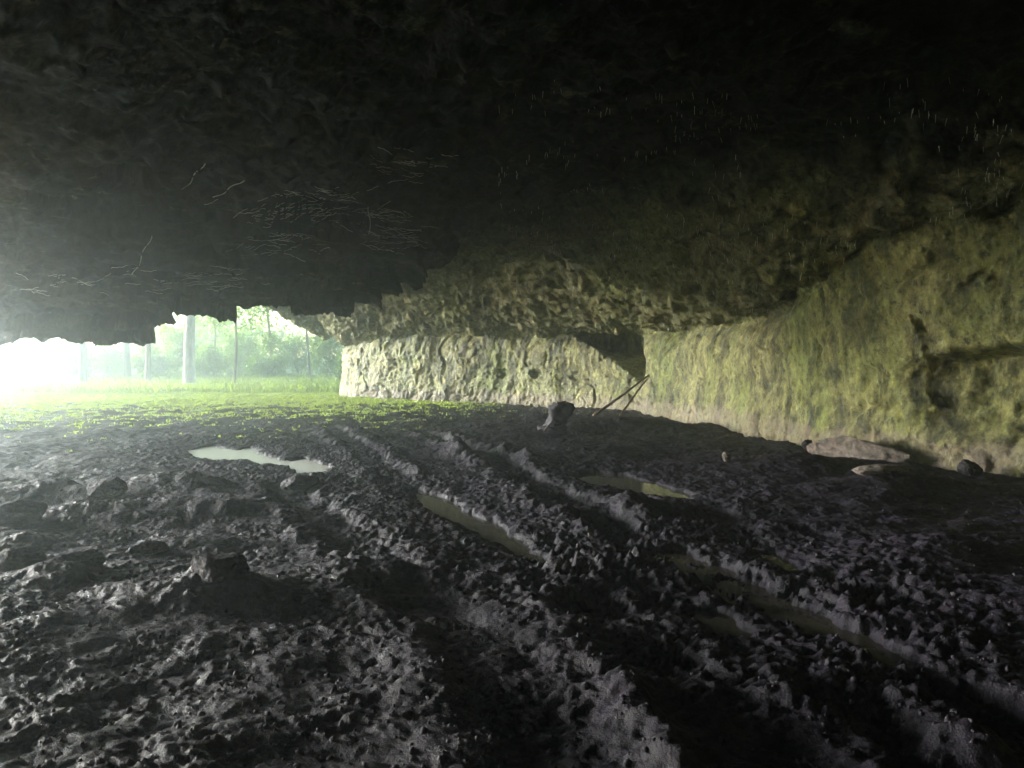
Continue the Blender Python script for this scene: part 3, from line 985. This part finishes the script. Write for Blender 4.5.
BL = ['low round bush at the far left of the wood edge', 'bush behind the slim dark tree at far left', 'leafy bush behind the stout dark trunk',
      'wide bush between the stout and the leaning trunks', 'bush at the foot of the leaning grey trunk', 'tall bush left behind the thick pale trunk',
      'bush right behind the thick pale trunk', 'dense bush behind the thin dark straight trunk', 'airy bush under the far rock edge',
      'bush beside the last thin trunk', 'tall green bush filling the right end of the opening', 'small bush closest to the cave wall corner']
bx = [(-5, 56, 2.4, 2.2), (38, 60, 2.6, 3.0), (75, 57, 2.6, 2.6), (108, 62, 3.0, 3.2), (150, 58, 2.2, 2.4), (176, 63, 2.6, 4.2),
      (206, 59, 2.4, 2.6), (238, 64, 2.6, 4.4), (268, 58, 2.4, 3.0), (300, 63, 2.6, 3.6), (328, 60, 2.2, 4.2), (348, 56, 1.6, 2.2)]
for i, ((px, Yd, w_, h_), lab) in enumerate(zip(bx, BL)):
    rng = np.random.default_rng(300 + i)
    c = at(px, 384, Yd); g = gz(c[0], Yd)
    root = empty('bush', (c[0], Yd, g), lab, 'bush', 'bushes beyond the cave mouth')
    lv, lf, cc = leaves((0, 0, h_ * .5), (w_ * .62, w_ * .5, h_ * .5), 3600, .12, rng, 22)
    lv[:, 2] = np.abs(lv[:, 2])
    st_ = []
    for q_ in cc[::3]:
        tt_ = np.linspace(0, 1, 5)[:, None]
        st_.append(tube(np.array([[0, 0, -.1]]) + (q_ - np.array([0, 0, -.1])) * tt_, np.linspace(.04, .01, 5), 5))
    a_, b_ = join(st_)
    mesh_quadtri('stems', a_, b_, M_bark, root)
    mesh_np('foliage', lv, lf, M_bush, False, parent=root)

# far wood: one mass
rng = np.random.default_rng(77)
parts = []; o_ = 0; VV = []; FF = []
for i in range(20):
    yy = rng.uniform(72, 100); xx = rng.uniform(-88, 6)
    hh = rng.uniform(5, 11)
    lv, lf, _ = leaves((xx, yy, hh * .55), (3.6, 3.0, hh * .55), 1500, .20, rng, 24)
    VV.append(lv); FF.append(lf + o_); o_ += len(lv)
tag(mesh_np('far_wood', np.vstack(VV), np.vstack(FF), M_leaf, False), 'hazy green mass of woodland closing the view outside', 'woodland', kind='stuff')

# ------------------------------------------------------------------ haze
me = bpy.data.meshes.new('haze')
x0, x1, y0, y1, z0, z1 = -101, 61, -31, 131, -2.5, 17
me.from_pydata([(x0, y0, z0), (x1, y0, z0), (x1, y1, z0), (x0, y1, z0), (x0, y0, z1), (x1, y0, z1), (x1, y1, z1), (x0, y1, z1)], [],
               [(0, 3, 2, 1), (4, 5, 6, 7), (0, 1, 5, 4), (1, 2, 6, 5), (2, 3, 7, 6), (3, 0, 4, 7)])
M_h = bpy.data.materials.new('haze'); M_h.use_nodes = True
nt = M_h.node_tree; nt.nodes.clear()
out = nt.nodes.new('ShaderNodeOutputMaterial'); vo = nt.nodes.new('ShaderNodeVolumePrincipled')
vo.inputs['Color'].default_value = (.76, .92, .98, 1)
vo.inputs['Density'].default_value = .0085
vo.inputs['Anisotropy'].default_value = .84
nt.links.new(vo.outputs[0], out.inputs['Volume'])
me.materials.append(M_h)
hz_ = bpy.data.objects.new('haze', me); C.objects.link(hz_)
tag(hz_, 'pale misty air filling the cave mouth and the wood outside', 'haze', kind='stuff')

# ------------------------------------------------------------------ light
SUN_AZ = math.radians(-70)      # from +Y towards -X
SUN_EL = math.radians(9.0)
w = bpy.data.worlds.new('World'); bpy.context.scene.world = w; w.use_nodes = True
nt = w.node_tree
bg = nt.nodes['Background']
sky = nt.nodes.new('ShaderNodeTexSky'); sky.sky_type = 'NISHITA'; sky.sun_disc = False
sky.sun_elevation = SUN_EL; sky.sun_rotation = SUN_AZ
nt.links.new(sky.outputs[0], bg.inputs[0])
bg.inputs[1].default_value = .15
ld = bpy.data.lights.new('sun', 'SUN'); ld.energy = 5.0; ld.angle = math.radians(20); ld.color = (1, .985, .96)
lo = bpy.data.objects.new('sun', ld); C.objects.link(lo)
sdv = Vector((math.sin(SUN_AZ) * math.cos(SUN_EL), math.cos(SUN_AZ) * math.cos(SUN_EL), math.sin(SUN_EL)))
lo.rotation_euler = (-sdv).to_track_quat('-Z', 'Y').to_euler()

sc = bpy.context.scene
sc.view_settings.view_transform = 'Standard'; sc.view_settings.look = 'None'
sc.view_settings.gamma = 1; sc.view_settings.use_curve_mapping = False
sc.view_settings.exposure = 2.8
sc.cycles.use_denoising = True
sc.cycles.max_bounces = 7; sc.cycles.diffuse_bounces = 4; sc.cycles.glossy_bounces = 2; sc.cycles.transmission_bounces = 2
sc.cycles.transparent_max_bounces = 4; sc.cycles.volume_bounces = 1
sc.cycles.sample_clamp_indirect = 6.0
sc.cycles.caustics_reflective = False; sc.cycles.caustics_refractive = False
